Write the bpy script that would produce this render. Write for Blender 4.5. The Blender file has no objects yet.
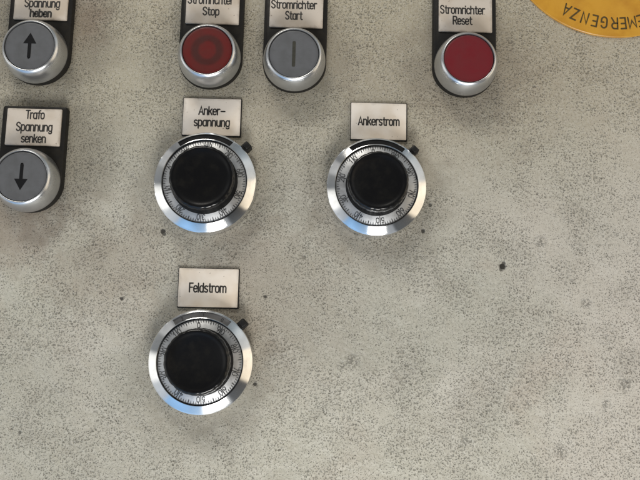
import bpy, bmesh, math, random
from mathutils import Matrix, Vector
random.seed(7)
PI = math.pi
MM = 0.001
scene = bpy.context.scene
COL = scene.collection
R = math.radians

# ------------------------------------------------------------------ camera
cam_d = bpy.data.cameras.new("camera")
cam = bpy.data.objects.new("camera", cam_d)
COL.objects.link(cam)
cam_d.sensor_width = 36.0
cam_d.lens = 45.53
cam_d.clip_start = 0.01
cam_d.clip_end = 100.0
rot = Matrix.Rotation(R(98.779), 3, 'X') @ Matrix.Rotation(R(1.5), 3, 'Z')
cam.matrix_world = Matrix.Translation((0, -0.380, 0)) @ rot.to_4x4()
scene.camera = cam

# ------------------------------------------------------------------ world (dim workshop hall) and lamps
world = bpy.data.worlds.new("World")
scene.world = world
world.use_nodes = True
wt = world.node_tree
for n in list(wt.nodes):
    wt.nodes.remove(n)
w_out = wt.nodes.new('ShaderNodeOutputWorld')
w_bg = wt.nodes.new('ShaderNodeBackground')
w_tc = wt.nodes.new('ShaderNodeTexCoord')


def w_math(op, a, b=0.0, c=0.0):
    n = wt.nodes.new('ShaderNodeMath')
    n.operation = op
    for k, v in enumerate((a, b, c)):
        if isinstance(v, (int, float)):
            n.inputs[k].default_value = v
        else:
            wt.links.new(v, n.inputs[k])
    return n.outputs[0]


# unseen hall as colour sectors shaped for metal reflections: bluish windows low left,
# warm and dark sectors on the right, grey ceiling with bright bands, photographer in front
w_sp = wt.nodes.new('ShaderNodeSeparateXYZ')
wt.links.new(w_tc.outputs['Generated'], w_sp.inputs[0])
w_az = w_math('MULTIPLY_ADD', w_math('ARCTAN2', w_sp.outputs[0], w_sp.outputs[2]), 1 / (2 * PI), 0.5)
w_rp = wt.nodes.new('ShaderNodeValToRGB')
els = w_rp.color_ramp.elements
LIGHT_SECTORS = [(0.0, (1.75, 1.8, 1.85)), (0.018, (0.70, 1.0, 1.4)), (0.075, (0.52, 0.90, 1.45)), (0.125, (0.45, 0.78, 1.25)), (0.14, (0.75, 0.82, 0.92)),
        (0.185, (0.85, 0.90, 0.95)), (0.20, (1.8, 1.8, 1.78)), (0.265, (1.8, 1.8, 1.75)), (0.28, (0.34, 0.36, 0.38)), (0.325, (0.40, 0.41, 0.41)),
        (0.335, (0.75, 0.76, 0.76)), (0.37, (0.70, 0.70, 0.70)), (0.38, (0.24, 0.25, 0.26)), (0.45, (0.38, 0.38, 0.38)), (0.49, (0.60, 0.60, 0.58)),
        (0.56, (0.28, 0.31, 0.33)), (0.60, (0.42, 0.48, 0.52)), (0.625, (0.85, 0.90, 0.92)), (0.69, (1.05, 1.03, 0.98)), (0.70, (1.85, 1.62, 1.30)),
        (0.81, (1.75, 1.5, 1.15)), (0.825, (0.16, 0.155, 0.15)), (0.90, (0.14, 0.15, 0.16)), (0.91, (0.55, 0.58, 0.62)), (0.965, (0.60, 0.65, 0.70)), (0.98, (1.75, 1.8, 1.85)),
        (1.0, (1.75, 1.8, 1.85))]
for i, (p, c) in enumerate(LIGHT_SECTORS):
    e = els[i] if i < 2 else els.new(p)
    e.position = p
    e.color = (*c, 1)
for i, (p, c) in enumerate(LIGHT_SECTORS):
    els[i].position = p
    els[i].color = (*c, 1)
wt.links.new(w_az, w_rp.inputs['Fac'])
w_nz = wt.nodes.new('ShaderNodeTexNoise')
w_nz.inputs['Scale'].default_value = 3.2
w_nz.inputs['Detail'].default_value = 3.0
wt.links.new(w_tc.outputs['Generated'], w_nz.inputs['Vector'])
w_fr = wt.nodes.new('ShaderNodeMapRange')                 # the photographer and the dark hall behind him
w_fr.interpolation_type = 'SMOOTHSTEP'
wt.links.new(w_math('MULTIPLY', w_sp.outputs[1], -1.0), w_fr.inputs[0])
for k, v in ((1, 0.62), (2, 0.93), (3, 1.0), (4, 0.16)):
    w_fr.inputs[k].default_value = v
w_fac = w_math('MULTIPLY', w_fr.outputs[0], w_math('MULTIPLY_ADD', w_nz.outputs['Fac'], 1.2, 0.4))
w_sc = wt.nodes.new('ShaderNodeVectorMath')
w_sc.operation = 'SCALE'
wt.links.new(w_rp.outputs['Color'], w_sc.inputs[0])
wt.links.new(w_fac, w_sc.inputs['Scale'])
wt.links.new(w_sc.outputs[0], w_bg.inputs['Color'])
wt.links.new(w_bg.outputs['Background'], w_out.inputs['Surface'])
w_bg.inputs['Strength'].default_value = 0.72


def area(name, loc, target, sx, sy, power, color):
    d = bpy.data.lights.new(name, 'AREA')
    d.shape = 'RECTANGLE'
    d.size, d.size_y = sx, sy
    d.energy = power
    d.color = color
    o = bpy.data.objects.new(name, d)
    COL.objects.link(o)
    o.location = loc
    v = Vector(target) - Vector(loc)
    o.rotation_euler = v.to_track_quat('-Z', 'Y').to_euler()
    return o


area("ceiling_lamp", (-0.55, -1.3, 1.75), (0, 0, 0), 0.8, 0.45, 17.0, (1.0, 0.95, 0.86))
area("low_fill", (0.10, -0.52, -0.62), (0.05, 0, -0.05), 0.30, 0.30, 6.0, (1.0, 0.97, 0.92))  # added fill lamp: brightens the lower panel and streaks the rings

scene.view_settings.view_transform = 'Standard'
scene.view_settings.look = 'None'
scene.view_settings.exposure = 0.0
scene.view_settings.gamma = 1.0
scene.render.engine = 'CYCLES'


# ------------------------------------------------------------------ material helpers
class NT:
    def __init__(self, name):
        self.m = bpy.data.materials.new(name)
        self.m.use_nodes = True
        self.t = self.m.node_tree
        self.b = self.t.nodes['Principled BSDF']

    def n(self, kind, **kw):
        nd = self.t.nodes.new(kind)
        for k, v in kw.items():
            if hasattr(nd, k):
                setattr(nd, k, v)
            else:
                nd.inputs[k].default_value = v
        return nd

    def l(self, a, b):
        self.t.links.new(a, b)

    def val(self, x, sock):
        if isinstance(x, (int, float)):
            sock.default_value = x
        elif isinstance(x, (tuple, list)):
            sock.default_value = x
        else:
            self.l(x, sock)

    def math(self, op, a, b=0.0, c=0.0, clamp=False):
        nd = self.n('ShaderNodeMath', operation=op, use_clamp=clamp)
        self.val(a, nd.inputs[0])
        self.val(b, nd.inputs[1])
        self.val(c, nd.inputs[2])
        return nd.outputs[0]

    def smooth(self, x, a, b, lo=0.0, hi=1.0):
        nd = self.n('ShaderNodeMapRange', interpolation_type='SMOOTHSTEP')
        self.val(x, nd.inputs[0])
        nd.inputs[1].default_value = a
        nd.inputs[2].default_value = b
        nd.inputs[3].default_value = lo
        nd.inputs[4].default_value = hi
        return nd.outputs[0]

    def mix(self, fac, a, b, blend='MIX'):
        nd = self.n('ShaderNodeMix', data_type='RGBA', blend_type=blend)
        self.val(fac, nd.inputs[0])
        self.val(a, nd.inputs[6])
        self.val(b, nd.inputs[7])
        return nd.outputs[2]

    def noise(self, vec, scale, detail=2.0, rough=0.5, dist=0.0):
        nd = self.n('ShaderNodeTexNoise')
        nd.inputs['Scale'].default_value = scale
        nd.inputs['Detail'].default_value = detail
        nd.inputs['Roughness'].default_value = rough
        nd.inputs['Distortion'].default_value = dist
        self.l(vec, nd.inputs['Vector'])
        return nd.outputs['Fac']

    def obj(self):
        return self.n('ShaderNodeTexCoord').outputs['Object']

    def bump(self, h, strength, dist):
        nd = self.n('ShaderNodeBump')
        nd.inputs['Strength'].default_value = strength
        nd.inputs['Distance'].default_value = dist
        self.l(h, nd.inputs['Height'])
        self.l(nd.outputs[0], self.b.inputs['Normal'])

    def set(self, **kw):
        for k, v in kw.items():
            self.val(v, self.b.inputs[k.replace('_', ' ')])
        return self.m


def rgb(r, g, b):
    return (r, g, b, 1.0)


# ------------------------------------------------------------------ materials
def mat_panel():
    t = NT("speckled_grey_paint")
    co = t.obj()
    sep = t.n('ShaderNodeSeparateXYZ')
    t.l(co, sep.inputs[0])
    cmb = t.n('ShaderNodeCombineXYZ')
    t.l(sep.outputs[0], cmb.inputs[0])
    t.l(sep.outputs[2], cmb.inputs[1])
    uv = cmb.outputs[0]
    # wobble the coordinates a little so pits become short worms
    wob = t.n('ShaderNodeTexNoise')
    wob.inputs['Scale'].default_value = 800.0
    wob.inputs['Detail'].default_value = 2.0
    t.l(uv, wob.inputs['Vector'])
    sub = t.n('ShaderNodeVectorMath', operation='SUBTRACT')
    t.l(wob.outputs['Color'], sub.inputs[0])
    sub.inputs[1].default_value = (0.5, 0.5, 0.5)
    scl = t.n('ShaderNodeVectorMath', operation='SCALE')
    t.l(sub.outputs[0], scl.inputs[0])
    scl.inputs['Scale'].default_value = 0.0016
    add = t.n('ShaderNodeVectorMath', operation='ADD')
    t.l(uv, add.inputs[0])
    t.l(scl.outputs[0], add.inputs[1])
    wuv = add.outputs[0]

    big = t.noise(uv, 11.0, 3.0, 0.55)
    mid = t.noise(uv, 38.0, 3.0, 0.6, 0.6)
    small = t.noise(uv, 120.0, 2.0, 0.6)
    fine = t.noise(uv, 700.0, 2.0, 0.7)

    # pits: two voronoi layers; the radius of each pit is its own, their crowd comes and goes
    crowd = t.math('ADD', t.math('MULTIPLY', mid, 0.55), t.math('ADD', t.math('MULTIPLY', small, 0.25), t.math('MULTIPLY', t.noise(uv, 17.0, 2.0), 0.2)))
    dens = t.smooth(crowd, 0.39, 0.55, 0.34, 0.95)

    def pits(scale, r0, r1, seed):
        off = t.n('ShaderNodeVectorMath', operation='ADD')
        t.l(wuv, off.inputs[0])
        off.inputs[1].default_value = (seed, seed * 1.7, 0)
        v = t.n('ShaderNodeTexVoronoi', voronoi_dimensions='2D', feature='F1')
        v.inputs['Scale'].default_value = scale
        t.l(off.outputs[0], v.inputs['Vector'])
        sp = t.n('ShaderNodeSeparateColor')
        t.l(v.outputs['Color'], sp.inputs[0])
        rad = t.math('MULTIPLY', t.math('MULTIPLY_ADD', sp.outputs[0], r1 - r0, r0), dens)
        m = t.smooth(t.math('DIVIDE', v.outputs['Distance'], rad), 0.45, 1.2, 1.0, 0.0)
        return t.math('MULTIPLY', m, t.math('MULTIPLY_ADD', sp.outputs[1], 0.6, 0.4))

    p1 = pits(800.0, 0.13, 0.38, 0.0)
    p2 = pits(1120.0, 0.02, 0.37, 3.1)
    tone = t.smooth(t.noise(uv, 210.0, 2.0), 0.3, 0.7, 0.5, 1.0)
    pit = t.math('MULTIPLY', t.math('MAXIMUM', p1, t.math('MULTIPLY', p2, 0.8)), tone)

    # base paint: grey-green, warmer in places
    base = t.mix(t.smooth(big, 0.38, 0.64), rgb(0.362, 0.352, 0.298), rgb(0.415, 0.39, 0.336))
    base = t.mix(t.smooth(t.noise(uv, 7.0, 2.0), 0.42, 0.66, 0, 0.6), base, rgb(0.41, 0.405, 0.335))
    blot = t.noise(uv, 24.0, 4.0, 0.62, 0.4)
    base = t.mix(t.smooth(blot, 0.54, 0.72, 0, 0.40), base, rgb(0.50, 0.485, 0.43))
    base = t.mix(t.smooth(blot, 0.30, 0.47, 0.4, 0), base, rgb(0.265, 0.24, 0.195))
    rust = t.noise(uv, 15.0, 3.0, 0.6, 0.8)
    base = t.mix(t.smooth(rust, 0.54, 0.74, 0, 0.24), base, rgb(0.36, 0.27, 0.21))
    # right-hand side is a little pinker and lighter
    base = t.mix(t.smooth(sep.outputs[0], 0.07, 0.17, 0, 0.55), base, rgb(0.50, 0.455, 0.405))
    # grey grime clouds
    base = t.mix(t.smooth(mid, 0.52, 0.74, 0, 0.3), base, rgb(0.20, 0.185, 0.155))
    # upper part of the panel is yellower and darker
    base = t.mix(t.smooth(sep.outputs[2], 0.05, 0.17, 0, 0.7), base, rgb(0.35, 0.30, 0.20))
    base = t.mix(t.math('MULTIPLY', t.smooth(fine, 0.35, 0.72), 0.34), base, rgb(0.60, 0.575, 0.51))

    # darkening round the controls: grime plus contact shade painted into the colour, ragged edges
    def spot(x, z, r, soft=0.6, wob_amt=0.5, sx=1.0, nz=None):
        d = t.n('ShaderNodeVectorMath', operation='SUBTRACT')
        t.l(uv, d.inputs[0])
        d.inputs[1].default_value = (x, z, 0)
        s = t.n('ShaderNodeVectorMath', operation='MULTIPLY')
        t.l(d.outputs[0], s.inputs[0])
        s.inputs[1].default_value = (1.0 / (r * sx), 1.0 / r, 0)
        ln = t.n('ShaderNodeVectorMath', operation='LENGTH')
        t.l(s.outputs[0], ln.inputs[0])
        dd = t.math('ADD', ln.outputs['Value'], t.math('MULTIPLY', t.math('SUBTRACT', nz if nz is not None else small, 0.5), wob_amt * 2))
        return t.smooth(dd, 1.0 - soft, 1.0 + soft, 1.0, 0.0)

    grime_shade = None
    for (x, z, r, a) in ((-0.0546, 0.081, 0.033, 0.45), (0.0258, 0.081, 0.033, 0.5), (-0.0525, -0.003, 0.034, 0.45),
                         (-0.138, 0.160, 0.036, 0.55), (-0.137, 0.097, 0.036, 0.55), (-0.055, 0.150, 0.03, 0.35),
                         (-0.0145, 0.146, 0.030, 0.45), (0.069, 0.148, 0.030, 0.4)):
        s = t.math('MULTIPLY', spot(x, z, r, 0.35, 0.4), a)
        grime_shade = s if grime_shade is None else t.math('MAXIMUM', grime_shade, s)
    base = t.mix(grime_shade, base, rgb(0.165, 0.145, 0.112))
    brown = None
    for (x, z, r, a, sx) in ((-0.149, 0.060, 0.016, 0.5, 1.6), (-0.117, 0.166, 0.012, 0.5, 0.7), (-0.03, 0.045, 0.02, 0.3, 1),
                             (-0.10, 0.045, 0.02, 0.28, 1.4), (0.075, 0.14, 0.03, 0.25, 1.6), (-0.02, 0.03, 0.03, 0.22, 1.0)):
        s = t.math('MULTIPLY', spot(x, z, r, 0.8, 0.9, sx), a)
        brown = s if brown is None else t.math('MAXIMUM', brown, s)
    base = t.mix(brown, base, rgb(0.20, 0.145, 0.105))

    pitcol = t.mix(brown, rgb(0.085, 0.078, 0.06), rgb(0.07, 0.042, 0.03))
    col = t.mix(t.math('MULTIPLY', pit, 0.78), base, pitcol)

    # clusters of chipped pits and single dark chips
    chips = None
    chipn = t.noise(uv, 1100.0, 2.0, 0.6)
    for (x, z, r, a) in ((0.0866, 0.0483, 0.0016, 1.0), (0.0872, 0.0499, 0.0008, 0.8), (0.0861, 0.0470, 0.0009, 0.7),
                         (-0.0924, 0.0284, 0.0008, 0.9), (-0.0747, 0.0608, 0.0012, 0.95), (-0.0741, 0.0596, 0.0008, 0.8),
                         (-0.0251, 0.0311, 0.0007, 0.85), (0.0489, 0.0643, 0.0009, 0.9), (-0.0074, 0.0503, 0.0009, 0.5),
                         (-0.0283, -0.0094, 0.0008, 0.9), (0.0522, 0.0770, 0.0008, 0.8), (-0.135, -0.034, 0.0007, 0.7)):
        s = t.math('MULTIPLY', spot(x, z, r, 0.3, 0.7, 1.0, chipn), a)
        chips = s if chips is None else t.math('MAXIMUM', chips, s)
    clus = None
    for (x, z, r) in ((0.1429, -0.0055, 0.0028), (0.1340, -0.0140, 0.0018), (0.0974, -0.0155, 0.0019), (0.0690, -0.0320, 0.0028),
                      (0.1262, 0.0321, 0.0024), (0.105, 0.0605, 0.0026), (0.0117, -0.0002, 0.0020), (0.112, -0.036, 0.003),
                      (0.016, 0.002, 0.003)):
        s = spot(x, z, r, 0.6, 0.8)
        clus = s if clus is None else t.math('MAXIMUM', clus, s)
    cl = t.math('MULTIPLY', clus, t.smooth(t.noise(uv, 900.0, 2.0, 0.6), 0.47, 0.56))
    dark = t.math('MAXIMUM', t.math('MULTIPLY', chips, 1.0), t.math('MULTIPLY', cl, 0.5))
    col = t.mix(dark, col, rgb(0.022, 0.02, 0.016))

    hgt = t.math('SUBTRACT', t.math('MULTIPLY', fine, 0.25), t.math('MAXIMUM', pit, dark))
    hgt = t.math('ADD', hgt, t.math('MULTIPLY', t.noise(wuv, 330.0, 2.0), 0.55))
    hgt = t.math('ADD', hgt, t.math('MULTIPLY', t.noise(uv, 60.0, 2.0), 3.0))
    t.bump(hgt, 1.0, 0.00055)
    rough = t.math('ADD', 0.46, t.math('MULTIPLY', pit, 0.3))
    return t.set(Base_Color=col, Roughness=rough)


def mat_plain(name, c, rough, metal=0.0, var=0.12, scale=150.0, bump=0.0, c2=None, coat=0.0, spec=None):
    t = NT(name)
    co = t.obj()
    n1 = t.noise(co, scale, 4.0, 0.65)
    c2 = c2 or tuple(x * (1 - var * 2.2) for x in c)
    col = t.mix(t.smooth(n1, 0.35, 0.75), rgb(*c), rgb(*c2))
    t.set(Base_Color=col, Metallic=metal)
    t.val(t.smooth(t.noise(co, scale * 1.7, 3.0), 0.3, 0.7, rough * 0.92, min(1, rough * 1.1)), t.b.inputs['Roughness'])
    if spec is not None:
        t.set(Specular_IOR_Level=spec)
    if coat:
        t.set(Coat_Weight=coat, Coat_Roughness=0.2)
    if bump:
        t.bump(t.noise(co, 1500.0, 3.0, 0.6), bump, 0.0001)
    return t.m


def polar(t):
    co = t.obj()
    s = t.n('ShaderNodeSeparateXYZ')
    t.l(co, s.inputs[0])
    r = t.math('SQRT', t.math('ADD', t.math('POWER', s.outputs[0], 2.0), t.math('POWER', s.outputs[1], 2.0)))
    return co, s, r


def mat_turned(name, c, rough, aniso, streak=0.1):
    """metal turned on a lathe: grooves run round the axis, so lights smear into radial wedges"""
    t = NT(name)
    co, s, r = polar(t)
    cm = t.n('ShaderNodeCombineXYZ')
    t.l(t.math('MULTIPLY', r, 26000.0), cm.inputs[0])
    grooves = t.noise(cm.outputs[0], 1.0, 2.0)
    smudge = t.noise(co, 160.0, 4.0, 0.6)
    col = t.mix(t.smooth(grooves, 0.3, 0.7), rgb(*c), rgb(*[x * 0.88 for x in c]))
    col = t.mix(t.smooth(smudge, 0.52, 0.75, 0, 0.3), col, rgb(*[x * 0.6 for x in c]))
    tg = t.n('ShaderNodeTangent', direction_type='RADIAL', axis='Z')
    t.l(tg.outputs[0], t.b.inputs['Tangent'])
    t.val(t.smooth(smudge, 0.3, 0.75, rough * 0.85, rough * 1.4), t.b.inputs['Roughness'])
    t.set(Base_Color=col, Metallic=1.0, Anisotropic=aniso, Anisotropic_Rotation=0.25)
    return t.m


def mat_label(name, c, halfw, y0, y1, amt=0.6):
    """engraved white laminate, dirty towards its edges"""
    t = NT(name)
    co = t.obj()
    s = t.n('ShaderNodeSeparateXYZ')
    t.l(co, s.inputs[0])
    ex = t.math('SUBTRACT', halfw, t.math('ABSOLUTE', s.outputs[0]))
    ey = t.math('MINIMUM', t.math('SUBTRACT', s.outputs[1], y0), t.math('SUBTRACT', y1, s.outputs[1]))
    ed = t.math('MINIMUM', ex, ey)
    info = t.n('ShaderNodeObjectInfo')
    off = t.n('ShaderNodeVectorMath', operation='ADD')
    t.l(co, off.inputs[0])
    cb = t.n('ShaderNodeCombineXYZ')
    t.l(t.math('MULTIPLY', info.outputs['Random'], 5.0), cb.inputs[0])
    t.l(cb.outputs[0], off.inputs[1])
    v = off.outputs[0]
    nz = t.noise(v, 260.0, 4.0, 0.65)
    dirt = t.smooth(t.math('ADD', ed, t.math('MULTIPLY', t.math('SUBTRACT', nz, 0.5), 0.0042)), -0.0010, 0.0013, amt, 0.0)
    col = t.mix(t.smooth(t.noise(v, 90.0, 3.0), 0.35, 0.7), rgb(*c), rgb(c[0] * 0.86, c[1] * 0.82, c[2] * 0.76))
    col = t.mix(dirt, col, rgb(0.20, 0.165, 0.13))
    specks = t.smooth(t.noise(v, 620.0, 2.0, 0.5), 0.71, 0.76)
    col = t.mix(t.math('MULTIPLY', specks, 0.75), col, rgb(0.12, 0.09, 0.07))
    t.set(Base_Color=col, Roughness=0.5)
    t.bump(nz, 0.1, 0.0001)
    return t.m


def mat_cap(name, c, c2, ring=None):
    t = NT(name)
    co, s, r = polar(t)
    nz = t.noise(co, 140.0, 4.0, 0.6)
    col = t.mix(t.smooth(nz, 0.35, 0.72), rgb(*c), rgb(*c2))
    if ring:                                     # worn ring symbol printed on the cap
        rr = t.math('ADD', r, t.math('MULTIPLY', t.math('SUBTRACT', nz, 0.5), 0.0016))
        m = t.math('MULTIPLY', t.smooth(rr, 0.0034, 0.0052), t.smooth(rr, 0.0066, 0.0086, 1.0, 0.0))
        col = t.mix(t.math('MULTIPLY', m, 0.68), col, rgb(*ring))
    edge = t.smooth(r, 0.0098, 0.0117, 0.0, 0.45)
    col = t.mix(t.math('MULTIPLY', edge, nz), col, rgb(c[0] * 0.3, c[1] * 0.3, c[2] * 0.3))
    t.val(t.smooth(nz, 0.3, 0.7, 0.38, 0.55), t.b.inputs['Roughness'])
    t.set(Base_Color=col, Specular_IOR_Level=0.3)
    t.bump(t.noise(co, 1100.0, 2.0), 0.12, 0.0001)
    return t.m


def mat_knob():
    t = NT("black_knob_plastic")
    co, sp, r = polar(t)
    face = t.smooth(sp.outputs[2], 0.0172, 0.0182)
    dust = t.smooth(t.noise(co, 170.0, 4.0, 0.65), 0.45, 0.8)
    col = t.mix(t.math('MULTIPLY', dust, 0.6), rgb(0.005, 0.005, 0.0055), rgb(0.014, 0.013, 0.011))
    t.val(t.math('MULTIPLY_ADD', face, -0.42, 0.62), t.b.inputs['Roughness'])
    t.val(t.math('MULTIPLY_ADD', face, 0.36, 0.04), t.b.inputs['Specular IOR Level'])
    t.bump(t.noise(co, 900.0, 2.0), 0.05, 0.0001)
    return t.set(Base_Color=col)


M = {
    'panel': mat_panel(),
    'black': mat_plain("black_plastic", (0.016, 0.016, 0.016), 0.42, 0, 0.15, 220.0, 0.15, spec=0.2),
    'knob': mat_knob(),
    'holder': mat_plain("black_holder_plastic", (0.010, 0.0095, 0.009), 0.5, 0, 0.1, 240.0, 0.2, (0.016, 0.014, 0.011), spec=0.2),
    'bezel': mat_plain("satin_silver_bezel", (0.58, 0.59, 0.60), 0.29, 0.92, 0.03, 60.0, 0.0, (0.53, 0.54, 0.55)),
    'ring': mat_turned("turned_aluminium", (0.86, 0.86, 0.85), 0.15, 0.9),
    'scale': mat_turned("satin_scale_aluminium", (0.74, 0.75, 0.76), 0.46, 0.5),
    'ink': mat_plain("black_ink", (0.012, 0.012, 0.013), 0.55, 0, 0.1, 300.0),
    'engraved': mat_plain("engraved_black_core", (0.014, 0.013, 0.012), 0.6, 0, 0.2, 500.0, 0, (0.035, 0.03, 0.026)),
    'label': mat_label("white_laminate", (0.80, 0.735, 0.66), 0.0138, -0.0091, 0.0091, 0.35),
    'insert': mat_label("cream_label_insert", (0.58, 0.52, 0.455), 0.0131, 0.0175, 0.0355),
    'grey_cap': mat_cap("grey_button_cap", (0.112, 0.115, 0.122), (0.088, 0.090, 0.094)),
    'red_cap': mat_cap("red_button_cap", (0.140, 0.012, 0.017), (0.125, 0.011, 0.015)),
    'stop_cap': mat_cap("red_button_cap_with_worn_ring", (0.108, 0.009, 0.008), (0.085, 0.009, 0.007), (0.032, 0.010, 0.008)),
    'arrow': mat_plain("dark_grey_symbol_ink", (0.010, 0.010, 0.011), 0.6, 0, 0.1, 300.0, spec=0.1),
    'bar': mat_plain("worn_olive_symbol_ink", (0.030, 0.029, 0.020), 0.55, 0, 0.2, 400.0),
    'counter_dark': mat_plain("black_counter_disc", (0.010, 0.010, 0.011), 0.4),
    'counter_grey': mat_plain("grey_counter_disc", (0.20, 0.20, 0.205), 0.4, 0.3),
    'yellow': mat_plain("amber_yellow_plate", (0.56, 0.285, 0.03), 0.36, 0.0, 0.10, 60.0, 0.1, (0.43, 0.19, 0.017)),
    'yellow_ink': mat_plain("dark_brown_print", (0.075, 0.048, 0.012), 0.5, 0, 0.2, 300.0),
}


# ------------------------------------------------------------------ object helpers
def link(name, bm, mat, parent=None, smooth=True, angle=32.0):
    bmesh.ops.recalc_face_normals(bm, faces=bm.faces) if smooth != 'keep' else None
    me = bpy.data.meshes.new(name)
    bm.to_mesh(me)
    bm.free()
    me.materials.append(mat)
    if smooth is True:
        for p in me.polygons:
            p.use_smooth = True
        me.set_sharp_from_angle(angle=R(angle))
    o = bpy.data.objects.new(name, me)
    COL.objects.link(o)
    if parent:
        o.parent = parent
    return o


def thing(name, label, cat, x, z, group=None, roll=0.0):
    """an Empty on the panel face; local x = right, y = up the panel, z = out of the panel"""
    o = bpy.data.objects.new(name, None)
    COL.objects.link(o)
    o.empty_display_size = 0.01
    o.location = (x * MM, 0, z * MM)
    o.rotation_euler = (Matrix.Rotation(PI / 2, 3, 'X') @ Matrix.Rotation(R(roll), 3, 'Z')).to_euler()
    o['label'] = label
    o['category'] = cat
    if group:
        o['group'] = group
    return o


def lathe(profile, seg=128, rfun=None):
    """profile of (r, z) in mm turned about z; r of 0 makes a pole"""
    bm = bmesh.new()
    rings = []
    for j, (r, z) in enumerate(profile):
        if r < 1e-6:
            rings.append([bm.verts.new((0, 0, z * MM))])
        else:
            row = []
            for i in range(seg):
                a = 2 * PI * i / seg
                rr = r * (rfun(a, j) if rfun else 1.0)
                row.append(bm.verts.new((rr * math.cos(a) * MM, rr * math.sin(a) * MM, z * MM)))
            rings.append(row)
    for A, B in zip(rings, rings[1:]):
        for i in range(seg):
            k = (i + 1) % seg
            if len(A) == 1:
                bm.faces.new((A[0], B[i], B[k]))
            elif len(B) == 1:
                bm.faces.new((A[i], B[0], A[k]))
            else:
                bm.faces.new((A[i], A[k], B[k], B[i]))
    return bm


def loft(outlines):
    """outlines: list of (points2d, z) in mm, all with the same count; capped at the last one"""
    bm = bmesh.new()
    rows = [[bm.verts.new((p[0] * MM, p[1] * MM, z * MM)) for p in pts] for pts, z in outlines]
    n = len(rows[0])
    for A, B in zip(rows, rows[1:]):
        for i in range(n):
            k = (i + 1) % n
            bm.faces.new((A[i], A[k], B[k], B[i]))
    bm.faces.new(rows[-1])
    bm.faces.new(list(reversed(rows[0])))
    return bm


def rrect(w, h, r, cx=0.0, cy=0.0, seg=5):
    pts = []
    for sx, sy, a0 in ((1, 1, 0), (-1, 1, 90), (-1, -1, 180), (1, -1, 270)):
        for i in range(seg + 1):
            a = R(a0 + 90 * i / seg)
            pts.append((cx + sx * (w / 2 - r) + r * math.cos(a), cy + sy * (h / 2 - r) + r * math.sin(a)))
    return pts


def slab(w, h, z0, z1, bev, r, cx=0.0, cy=0.0):
    return loft([(rrect(w, h, r, cx, cy), z0), (rrect(w, h, r, cx, cy), z1 - bev),
                 (rrect(w - bev * 0.6, h - bev * 0.6, r, cx, cy), z1 - bev * 0.3),
                 (rrect(w - bev * 2, h - bev * 2, max(r - bev, 0.05), cx, cy), z1)])


# ------------------------------------------------------------------ stroke lettering (narrow engraved style)
def arc(cx, cy, rx, ry, a0, a1, n=9):
    return [(cx + rx * math.cos(R(a0 + (a1 - a0) * i / n)), cy + ry * math.sin(R(a0 + (a1 - a0) * i / n))) for i in range(n + 1)]


def oval(x0, y0, x1, y1, r):
    return (arc(x1 - r, y1 - r, r, r, 0, 90, 6) + arc(x0 + r, y1 - r, r, r, 90, 180, 6) +
            arc(x0 + r, y0 + r, r, r, 180, 270, 6) + arc(x1 - r, y0 + r, r, r, 270, 360, 6))


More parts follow.
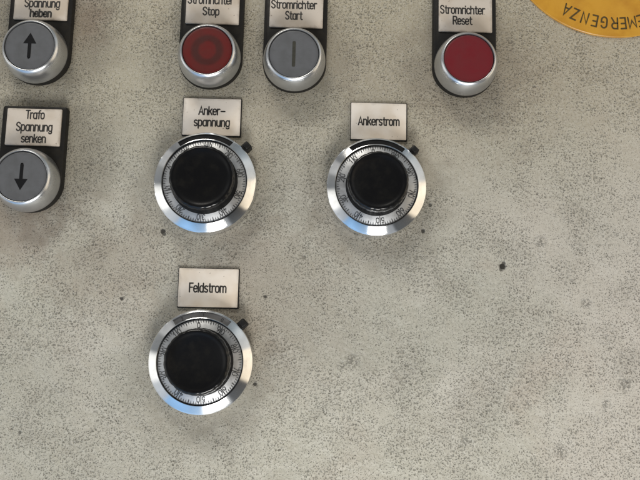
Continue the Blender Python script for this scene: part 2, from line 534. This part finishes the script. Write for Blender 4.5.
# capital height 7, x-height 5; (advance, [(points, closed), ...])
G = {
    'A': (5.6, [([(0, 0), (2.2, 7), (4.4, 0)], 0), ([(0.75, 2.2), (3.65, 2.2)], 0)]),
    'E': (4.8, [([(3.5, 7), (0, 7), (0, 0), (3.5, 0)], 0), ([(0, 3.7), (3.0, 3.7)], 0)]),
    'F': (4.4, [([(3.4, 7), (0, 7), (0, 0)], 0), ([(0, 3.7), (2.9, 3.7)], 0)]),
    'G': (5.4, [(arc(2.0, 5.0, 2.0, 2.0, 25, 180, 8) + arc(2.0, 2.0, 2.0, 2.0, 180, 360, 9) + [(4.0, 3.4), (2.3, 3.4)], 0)]),
    'M': (6.4, [([(0, 0), (0, 7), (2.5, 2.4), (5, 7), (5, 0)], 0)]),
    'N': (5.5, [([(0, 0), (0, 7), (4.1, 0), (4.1, 7)], 0)]),
    'R': (5.2, [([(0, 0), (0, 7), (2.2, 7)] + arc(2.2, 5.2, 1.8, 1.8, 90, -90, 8) + [(0, 3.4)], 0), ([(2.0, 3.4), (4.1, 0)], 0)]),
    'S': (5.0, [(arc(1.9, 5.2, 1.8, 1.8, 25, 190, 8) + [(0.55, 4.35), (3.35, 2.75)] + arc(1.95, 1.85, 1.85, 1.85, 10, -160, 9), 0)]),
    'T': (4.9, [([(0, 7), (4.2, 7)], 0), ([(2.1, 7), (2.1, 0)], 0)]),
    'Z': (4.9, [([(0, 7), (3.9, 7), (0, 0), (3.9, 0)], 0)]),
    'a': (4.8, [(oval(0, 0, 3.4, 5, 1.65), 1), ([(3.4, 5), (3.4, 0)], 0)]),
    'b': (4.8, [(oval(0, 0, 3.4, 5, 1.65), 1), ([(0, 7), (0, 0)], 0)]),
    'c': (4.3, [(arc(1.7, 3.35, 1.7, 1.65, 25, 180, 7) + arc(1.7, 1.65, 1.7, 1.65, 180, 335, 7), 0)]),
    'd': (4.8, [(oval(0, 0, 3.4, 5, 1.65), 1), ([(3.4, 7), (3.4, 0)], 0)]),
    'e': (4.6, [([(0, 2.55), (3.4, 2.55), (3.4, 3.3)] + arc(1.7, 3.35, 1.7, 1.65, 5, 180, 8) + arc(1.7, 1.65, 1.7, 1.65, 180, 325, 8), 0)]),
    'f': (3.3, [(arc(2.3, 5.6, 1.3, 1.4, 80, 180, 6) + [(1.0, 0)], 0), ([(0, 4.9), (2.3, 4.9)], 0)]),
    'g': (4.8, [(oval(0, 0, 3.4, 5, 1.65), 1), ([(3.4, 5), (3.4, -0.6)] + arc(1.8, -0.5, 1.6, 1.5, 0, -150, 8), 0)]),
    'h': (4.7, [([(0, 7), (0, 0)], 0), ([(0, 3.0)] + arc(1.65, 3.3, 1.65, 1.7, 175, 0, 8) + [(3.3, 0)], 0)]),
    'i': (1.5, [([(0, 5), (0, 0)], 0), ([(0, 6.6), (0, 6.85)], 0)]),
    'k': (4.4, [([(0, 7), (0, 0)], 0), ([(3.1, 5), (0, 2.0)], 0), ([(1.2, 3.15), (3.3, 0)], 0)]),
    'l': (1.6, [([(0, 7), (0, 0)], 0)]),
    'm': (7.2, [([(0, 5), (0, 0)], 0), ([(0, 3.2)] + arc(1.45, 3.5, 1.45, 1.5, 175, 0, 7) + [(2.9, 0)], 0),
                ([(2.9, 3.2)] + arc(4.35, 3.5, 1.45, 1.5, 175, 0, 7) + [(5.8, 0)], 0)]),
    'n': (4.7, [([(0, 5), (0, 0)], 0), ([(0, 3.0)] + arc(1.65, 3.3, 1.65, 1.7, 175, 0, 8) + [(3.3, 0)], 0)]),
    'o': (4.7, [(oval(0, 0, 3.4, 5, 1.65), 1)]),
    'p': (4.8, [(oval(0, 0, 3.4, 5, 1.65), 1), ([(0, 5), (0, -2)], 0)]),
    'r': (3.4, [([(0, 5), (0, 0)], 0), ([(0, 2.9)] + arc(1.6, 3.3, 1.6, 1.7, 175, 60, 7), 0)]),
    's': (4.2, [(arc(1.5, 3.75, 1.45, 1.25, 35, 195, 8) + [(0.4, 2.95), (2.6, 2.05)] + arc(1.5, 1.3, 1.5, 1.3, 15, -150, 8), 0)]),
    't': (3.5, [([(1.0, 6.7), (1.0, 1.4)] + arc(2.3, 1.3, 1.3, 1.3, 180, 285, 6), 0), ([(0, 4.9), (2.4, 4.9)], 0)]),
    'u': (4.7, [([(0, 5), (0, 1.7)] + arc(1.65, 1.7, 1.65, 1.7, 180, 355, 8), 0), ([(3.3, 5), (3.3, 0)], 0)]),
    '-': (4.8, [([(0.4, 3.0), (4.3, 3.0)], 0)]),
    '0': (4.6, [(oval(0, 0, 3.6, 7, 1.8), 1)]),
    '1': (3.2, [([(0, 5.2), (1.7, 7), (1.7, 0)], 0)]),
    '2': (4.6, [(arc(1.8, 5.2, 1.8, 1.8, 170, -30, 10) + [(0, 0), (3.7, 0)], 0)]),
    '3': (4.6, [(arc(1.7, 5.3, 1.7, 1.7, 150, -80, 10), 0), (arc(1.75, 1.85, 1.85, 1.85, 85, -150, 11), 0)]),
    '4': (4.8, [([(2.6, 0), (2.6, 7), (0, 2.0), (3.9, 2.0)], 0)]),
    '5': (4.6, [([(3.4, 7), (0.5, 7), (0.2, 3.7)] + arc(1.7, 2.2, 1.9, 2.2, 125, -150, 11), 0)]),
    '6': (4.6, [(oval(0, 0, 3.6, 4.2, 1.8), 1), ([(0, 2.2), (0.5, 4.6), (2.3, 7)], 0)]),
    '7': (4.4, [([(0, 7), (3.6, 7), (1.3, 0)], 0)]),
    '8': (4.6, [(oval(0.25, 3.7, 3.35, 7, 1.55), 1), (oval(0, 0, 3.6, 3.7, 1.75), 1)]),
    '9': (4.6, [(oval(0, 2.8, 3.6, 7, 1.8), 1), ([(3.6, 4.8), (3.1, 2.4), (1.3, 0)], 0)]),
    'O': (5.3, [(oval(0, 0, 4.1, 7, 2.0), 1)]),
}


class Ink:
    """flat printed or engraved strokes; every stroke a hair above the one before so none share a plane"""
    def __init__(self, z):
        self.bm = bmesh.new()
        self.z = z
        self.k = 0

    def stroke(self, pts, w, closed=False):
        P = [Vector(p) for p in pts]
        Q = [P[0]]
        for p in P[1:]:
            if (p - Q[-1]).length > 1e-4:
                Q.append(p)
        if closed and (Q[0] - Q[-1]).length < 1e-4:
            Q.pop()
        P = Q
        n = len(P)
        h = w / 2
        z = (self.z + self.k * 0.0016) * MM
        self.k = (self.k + 1) % 24
        L, Rr = [], []
        for i in range(n):
            if closed:
                d0, d1 = (P[i] - P[i - 1]).normalized(), (P[(i + 1) % n] - P[i]).normalized()
            else:
                d0 = (P[i] - P[i - 1]).normalized() if i else (P[1] - P[0]).normalized()
                d1 = (P[i + 1] - P[i]).normalized() if i < n - 1 else d0
            nv = Vector((-(d0.y + d1.y), d0.x + d1.x))
            if nv.length < 1e-5:
                nv = Vector((-d0.y, d0.x))
            nv.normalize()
            c = max(0.5, nv.dot(Vector((-d0.y, d0.x))))
            L.append(P[i] + nv * h / c)
            Rr.append(P[i] - nv * h / c)
        v = lambda p: self.bm.verts.new((p.x * MM, p.y * MM, z))
        LV, RV = [v(p) for p in L], [v(p) for p in Rr]
        for i in range(n if closed else n - 1):
            k = (i + 1) % n
            self.bm.faces.new((RV[i], RV[k], LV[k], LV[i]))
        if not closed:
            for p, d, a, b in ((P[0], P[0] - P[1], LV[0], RV[0]), (P[-1], P[-1] - P[-2], RV[-1], LV[-1])):
                a0 = math.atan2(d.y, d.x)
                fan = [v(Vector((p.x + h * math.cos(a0 + t), p.y + h * math.sin(a0 + t)))) for t in (-1.05, -0.5, 0, 0.5, 1.05)]
                self.bm.faces.new([b] + fan + [a] if (a is LV[0]) else [b] + fan + [a])

    def poly(self, pts):
        z = (self.z + self.k * 0.0016) * MM
        self.k = (self.k + 1) % 24
        self.bm.faces.new([self.bm.verts.new((x * MM, y * MM, z)) for x, y in pts])

    def glyph(self, ch, s, sx, w, f):
        for pts, closed in G[ch][1]:
            self.stroke([f(x * s * sx, y * s) for x, y in pts], w, bool(closed))

    def line(self, text, cx, base, width, cap, w):
        """a line of lettering centred on cx, squeezed to the given width"""
        s = cap / 7.0
        adv = [G[c][0] if c != ' ' else 3.5 for c in text]
        last = max((p[0] for pts, _ in G[text[-1]][1] for p in pts), default=0)
        nat = (sum(adv[:-1]) + last) * s
        sx = (width - w) / nat
        x = cx - (width - w) / 2
        for ch, a in zip(text, adv):
            if ch != ' ':
                self.glyph(ch, s, sx, w, lambda u, v, x=x: (x + u + random.uniform(-.012, .012), base + v + random.uniform(-.012, .012)))
            x += a * s * sx

    def done(self, name, mat, parent):
        bmesh.ops.recalc_face_normals(self.bm, faces=self.bm.faces)
        for f in self.bm.faces:
            if f.normal.z < 0:
                f.normal_flip()
        return link(name, self.bm, mat, parent, smooth='keep')


# ------------------------------------------------------------------ the panel
def build_panel():
    bm = bmesh.new()
    bmesh.ops.create_cube(bm, size=1.0)
    bmesh.ops.scale(bm, vec=(0.90, 0.03, 0.80), verts=bm.verts)
    bmesh.ops.translate(bm, vec=(0.0, 0.015, 0.06), verts=bm.verts)
    bmesh.ops.bevel(bm, geom=bm.edges[:], offset=0.004, segments=4, profile=0.5, affect='EDGES')
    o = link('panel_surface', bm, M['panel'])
    o['kind'] = 'structure'


build_panel()


# ------------------------------------------------------------------ push buttons with legend holders
def holder_outline(r, top, inset, cr=1.2):
    """half-round bottom about the button axis, square top"""
    rr = r - inset
    pts = [(rr * math.cos(R(a)), 0.935 * rr * math.sin(R(a))) for a in range(180, 361, 5)]
    t = top - inset
    pts += [(rr - cr + cr * math.cos(R(a)), t - cr + cr * math.sin(R(a))) for a in range(0, 91, 15)]
    pts += [(-rr + cr + cr * math.cos(R(a)), t - cr + cr * math.sin(R(a))) for a in range(90, 181, 15)]
    return pts


def push_button(label, x, z, cap_mat, lines, symbol, group, roll=0.0, heavy=()):
    t = thing('push_button', label, 'push button', x, z, group, roll)
    bm = loft([(holder_outline(15.5, 37.2, 0.0), 0.02), (holder_outline(15.5, 37.2, 0.0), 3.2),
               (holder_outline(15.5, 37.2, 0.25), 3.9), (holder_outline(15.5, 37.2, 0.8), 4.2)])
    link('legend_holder', bm, M['holder'], t)
    plate = link('label_plate', slab(26.2, 18.2, 3.9, 5.0, 0.3, 0.5, 0.2, 26.5), M['insert'], t)
    ink = Ink(5.06)
    for text, cx, base, width, cap in lines:
        ink.line(text, cx, base, width, cap, 0.82 if text in heavy else 0.62)
    ink.done('lettering', M['engraved'], plate)
    prof = [(13.4, 4.05), (14.7, 4.1), (14.95, 4.4)]
    for i in range(15):
        q = R(90 * i / 15)
        prof.append((12.4 + 2.65 * math.cos(q) ** 1.15, 5.0 + 9.85 * math.sin(q)))
    prof += [(12.42, 14.95), (12.22, 15.0), (12.02, 14.92), (11.95, 14.6), (11.9, 12.0)]
    link('bezel', lathe(prof, 144), M['bezel'], t, angle=50)
    cap = link('button_cap', lathe([(11.72, 12.0), (11.72, 14.2), (11.62, 14.5), (11.3, 14.66), (10.6, 14.68), (0, 14.6)], 128), cap_mat, t, angle=50)
    if symbol:
        s = Ink(14.72)
        if symbol == 'bar':
            s.poly(rrect(1.55, 12.6, 0.5, 0, -0.1))
            s.done('bar_symbol', M['bar'], cap)
        else:
            d = 1 if symbol == 'up' else -1
            s.stroke([(0, -5.6 * d), (0, 2.0 * d)], 1.6)
            tri = [(-3.1, 1.2 * d), (0, 6.5 * d), (3.1, 1.2 * d)]
            s.poly(tri)
            s.done('arrow_symbol', M['arrow'], cap)
    return t


GB = 'push buttons with legend holders'
push_button('grey push button with an up arrow under a label ending in heben',
            -139.9, 145.8, M['grey_cap'],
            [('Spannung', 0.81, 23.92, 17.6, 4.1), ('heben', 0.47, 18.95, 10.9, 3.6)], 'up', GB, 0.0, ('heben',))
push_button('grey push button with a down arrow under a label reading Trafo Spannung senken',
            -138.7, 82.5, M['grey_cap'],
            [('Trafo', 0.62, 30.6, 9.3, 4.0), ('Spannung', 0.67, 24.5, 17.6, 4.1), ('senken', 0.74, 18.9, 12.0, 3.9)], 'down', GB)
push_button('red push button with a dark worn ring on its cap, labelled Stromrichter Stop',
            -55.8, 146.0, M['stop_cap'],
            [('Stromrichter', -0.9, 27.75, 22.8, 4.0), ('Stop', -0.5, 21.9, 8.4, 4.0)], None, GB)
push_button('grey push button with a vertical bar on its cap, labelled Stromrichter Start',
            -14.7, 145.3, M['grey_cap'],
            [('Stromrichter', -1.0, 27.1, 22.7, 4.0), ('Start', -0.9, 21.5, 8.8, 4.0)], 'bar', GB)
push_button('plain dark red push button without a symbol, labelled Stromrichter Reset',
            68.2, 145.3, M['red_cap'],
            [('Stromrichter', -1.2, 26.7, 22.3, 4.0), ('Reset', -1.2, 21.2, 9.8, 4.0)], None, GB)


# ------------------------------------------------------------------ engraved label signs
def label_sign(label, x, z, w, h, lines, group, roll=0.0):
    t = thing('label_sign', label, 'label', x, z, group, roll)
    link('backing_plate', slab(w, h, 0.02, 1.15, 0.2, 0.35), M['black'], t)
    f = link('sign_face', slab(w - 0.8, h - 0.8, 1.05, 1.4, 0.12, 0.35, -0.1, 0.1), M['label'], t)
    ink = Ink(1.46)
    for text, cx, base, width, cap in lines:
        ink.line(text, cx, base, width, cap, 0.64)
    ink.done('lettering', M['engraved'], f)


GL = 'engraved label signs above the dials'
label_sign('white engraved label sign reading Ankerspannung in two lines', -53.9, 117.3, 28.6, 19.2,
           [('Anker-', -0.1, 1.18, 13.2, 4.0), ('spannung', 0.1, -4.53, 17.6, 4.0)], GL, 0.1)
label_sign('white engraved label sign reading Ankerstrom', 27.0, 117.3, 27.6, 19.0,
           [('Ankerstrom', -0.05, -1.86, 20.3, 4.0)], GL, 0.2)
label_sign('white engraved label sign reading Feldstrom, lowest of the label signs', -51.7, 34.3, 28.8, 18.9,
           [('Feldstrom', -0.3, -1.95, 17.7, 4.1)], GL, 0.3)


# ------------------------------------------------------------------ multi-turn dials
def ring_mesh(a_lo, a_hi):
    """chamfered ring with an arc-shaped counter window cut into the top of the chamfer (angles from straight up, ccw)"""
    prof = [(22.6, 0.05), (23.3, 0.3), (23.5, 0.9), (23.5, 8.2), (23.42, 8.6), (23.2, 8.85),      # outer wall and lip
            (22.55, 9.22), (19.85, 10.80), (19.55, 10.92), (19.32, 10.86), (19.28, 10.5), (19.25, 8.6)]
    j0 = 6                                                       # window lies between profile rows 6 and 7
    floor = 8.35
    seg = 240
    bm = bmesh.new()
    rows = []
    for r, z in prof:
        rows.append([bm.verts.new((-r * math.sin(2 * PI * i / seg) * MM, r * math.cos(2 * PI * i / seg) * MM, z * MM)) for i in range(seg)])

    def inside(i):
        a = 360.0 * i / seg
        a = a - 360 if a > 180 else a
        return a_lo <= a < a_hi
    low = {}

    def lo(j, i):
        i %= seg
        if (j, i) not in low:
            c = rows[j][i].co
            low[(j, i)] = bm.verts.new((c.x, c.y, floor * MM))
        return low[(j, i)]
    for j in range(len(prof) - 1):
        for i in range(seg):
            k = (i + 1) % seg
            if j == j0 and inside(i):
                bm.faces.new((rows[j][i], rows[j][k], lo(j, k), lo(j, i)))
                bm.faces.new((rows[j + 1][k], rows[j + 1][i], lo(j + 1, i), lo(j + 1, k)))
                if not inside((i - 1) % seg):
                    bm.faces.new((rows[j][i], lo(j, i), lo(j + 1, i), rows[j + 1][i]))
                if not inside(k):
                    bm.faces.new((rows[j][k], rows[j + 1][k], lo(j + 1, k), lo(j, k)))
                continue
            bm.faces.new((rows[j][i], rows[j][k], rows[j + 1][k], rows[j + 1][i]))
    return bm


def dial(label, x, z, zero, counter_mat, numerals, win, group, roll=0.0, lever=-45.0, size=1.0, ks=1.0, kz=0.0):
    t = thing('rotary_dial', label, 'dial', x, z, group, roll)
    t.scale = (size, size, size)
    link('dial_ring', ring_mesh(*win), M['ring'], t, angle=24)
    # disc of the turns counter behind the window
    cd = link('counter_disc', lathe([(23.0, 7.2), (23.0, 8.55), (22.9, 8.75), (19.6, 8.75), (19.5, 7.2)], 128), counter_mat, t)
    if numerals:
        c = Ink(8.80)
        for ch, ang in numerals:
            s_, cc = math.sin(R(ang)), math.cos(R(ang))
            for pts, closed in G[ch][1]:
                c.stroke([(-s_ * (20.35 + y * 0.2) + cc * (p - 1.8) * 0.2, cc * (20.35 + y * 0.2) + s_ * (p - 1.8) * 0.2) for p, y in pts], 0.22, bool(closed))
        c.done('counter_numerals', M['ink'], cd)
    # scale ring, gently coned towards the outside
    zi, zo = 10.45, 10.1
    sc = link('scale_ring', lathe([(13.0, 8.4), (13.0, zi), (18.75, zo), (18.95, zo - 0.12), (18.98, 8.4)], 160), M['scale'], t, angle=40)
    k = Ink(zi + 0.05)

    def pt(a, r, u=0.0):
        return (-math.sin(a) * r + math.cos(a) * u, math.cos(a) * r + math.sin(a) * u)
    for i in range(100):
        a = R(zero + 3.6 * i)
        r0 = 17.9 if i % 5 else 17.45
        if i % 10 == 0 and i:
            r0 = 14.9
        k.stroke([pt(a, r0), pt(a, 18.65)], 0.26 if i % 5 else 0.32)
    s = 2.35 / 7
    for d in range(10):
        a = R(zero + 36 * d)
        chars = ['0'] if d == 0 else [str(d), '0']
        for q, ch in enumerate(chars):
            u0 = -0.60 if d == 0 else (-1.80 if q == 0 else 0.58)
            for pts, closed in G[ch][1]:
                k.stroke([pt(a, 15.5 + y * s - (0.15 if d == 0 else 0), u0 + px * s) for px, y in pts], 0.25, bool(closed))
    k.done('scale_markings', M['ink'], sc)
    # fluted knob
    ph = random.uniform(0, 1)

    def flute(a, j):
        if j >= 8:
            return 1.0
        w = 0.5 + 0.5 * math.cos(a * 22 + ph)
        return 1.0 - 0.014 * (w ** 3) * (1.0 if j >= 2 else 0.0)
    kp = [(14.2, 9.6), (14.4, 10.8), (14.4, 11.3), (14.3, 12.5), (14.1, 15.5), (13.9, 19.0), (13.8, 20.0), (13.45, 20.7),
          (12.8, 21.05), (12.1, 21.0), (11.5, 20.75), (10.4, 20.55), (8.0, 20.3), (4.0, 20.15), (0, 20.1)]
    kp = [(r * ks, z + (kz if z > 15 else 0.0)) for r, z in kp]
    link('knob', lathe(kp, 264, flute), M['knob'], t, angle=50)
    # lock lever sticking out at the upper right
    lv = slab(3.9, 6.6, 3.4, 8.2, 0.5, 0.8, 0, 24.0)
    bmesh.ops.rotate(lv, cent=(0, 0, 0), matrix=Matrix.Rotation(R(lever), 3, 'Z'), verts=lv.verts)
    # raised brake pad at the root of the lever
    pad = slab(2.8, 2.6, 8.1, 9.2, 0.4, 0.6, 0, 25.6)
    bmesh.ops.rotate(pad, cent=(0, 0, 0), matrix=Matrix.Rotation(R(lever), 3, 'Z'), verts=pad.verts)
    me = bpy.data.meshes.new('tmp')
    pad.to_mesh(me)
    pad.free()
    lv.from_mesh(me)
    bpy.data.meshes.remove(me)
    link('lock_lever', lv, M['black'], t)
    return t


GD = 'silver rotary dials with black knobs'
dial('silver rotary dial with black knob under the Ankerspannung label, its zero turned to the left', -54.7, 83.3, 69.5,
     M['counter_dark'], [], (-33, 36), GD, 0.0, -46, 1.025, 1.06, -1.6)
dial('silver rotary dial with black knob under the Ankerstrom label', 25.8, 83.5, 6.5,
     M['counter_dark'], [], (-36, 36), GD, 0.0, -44, 1.0, 1.01)
dial('silver rotary dial under the Feldstrom label, with digits 2 1 0 in its window', -52.8, 0.0, 4.5,
     M['counter_grey'], [('2', 25.5), ('1', -1.5), ('0', -25.5)], (-36, 35), GD, 0.0, -46, 1.008, 1.05)


# ------------------------------------------------------------------ yellow emergency-stop plate
ep = thing('emergency_plate', 'round amber yellow plate lettered EMERGENZA, cut by the top right corner of the photo', 'sign', 143.1, 219.0)
disc = link('plate_disc', lathe([(55.3, 0.02), (55.3, 0.8), (55.0, 1.1), (0, 1.12)], 200), M['yellow'], ep, angle=40)
k = Ink(1.2)
s = 5.6 / 7
for ch, phi in zip('EMERGENZA', (-15.2, -10.2, -4.8, 0.2, 6.4, 12.0, 18.0, 24.2, 29.8)):
    p = R(phi)
    ox, oy = -math.sin(p), -math.cos(p)
    xx, xy = oy, -ox
    wd = max(q[0] for pts, _ in G[ch][1] for q in pts)
    for pts, closed in G[ch][1]:
        k.stroke([(ox * (45.4 + y * s) + xx * (u - wd / 2) * s * 0.86, oy * (45.4 + y * s) + xy * (u - wd / 2) * s * 0.86) for u, y in pts], 0.76, bool(closed))
p = R(46.5)
k.stroke([(-math.sin(p) * 50.6 - math.cos(p) * 1.2, -math.cos(p) * 50.6 + math.sin(p) * 1.2),
          (-math.sin(p) * 50.6 + math.cos(p) * 1.2, -math.cos(p) * 50.6 - math.sin(p) * 1.2)], 0.9)
k.done('lettering', M['yellow_ink'], disc)
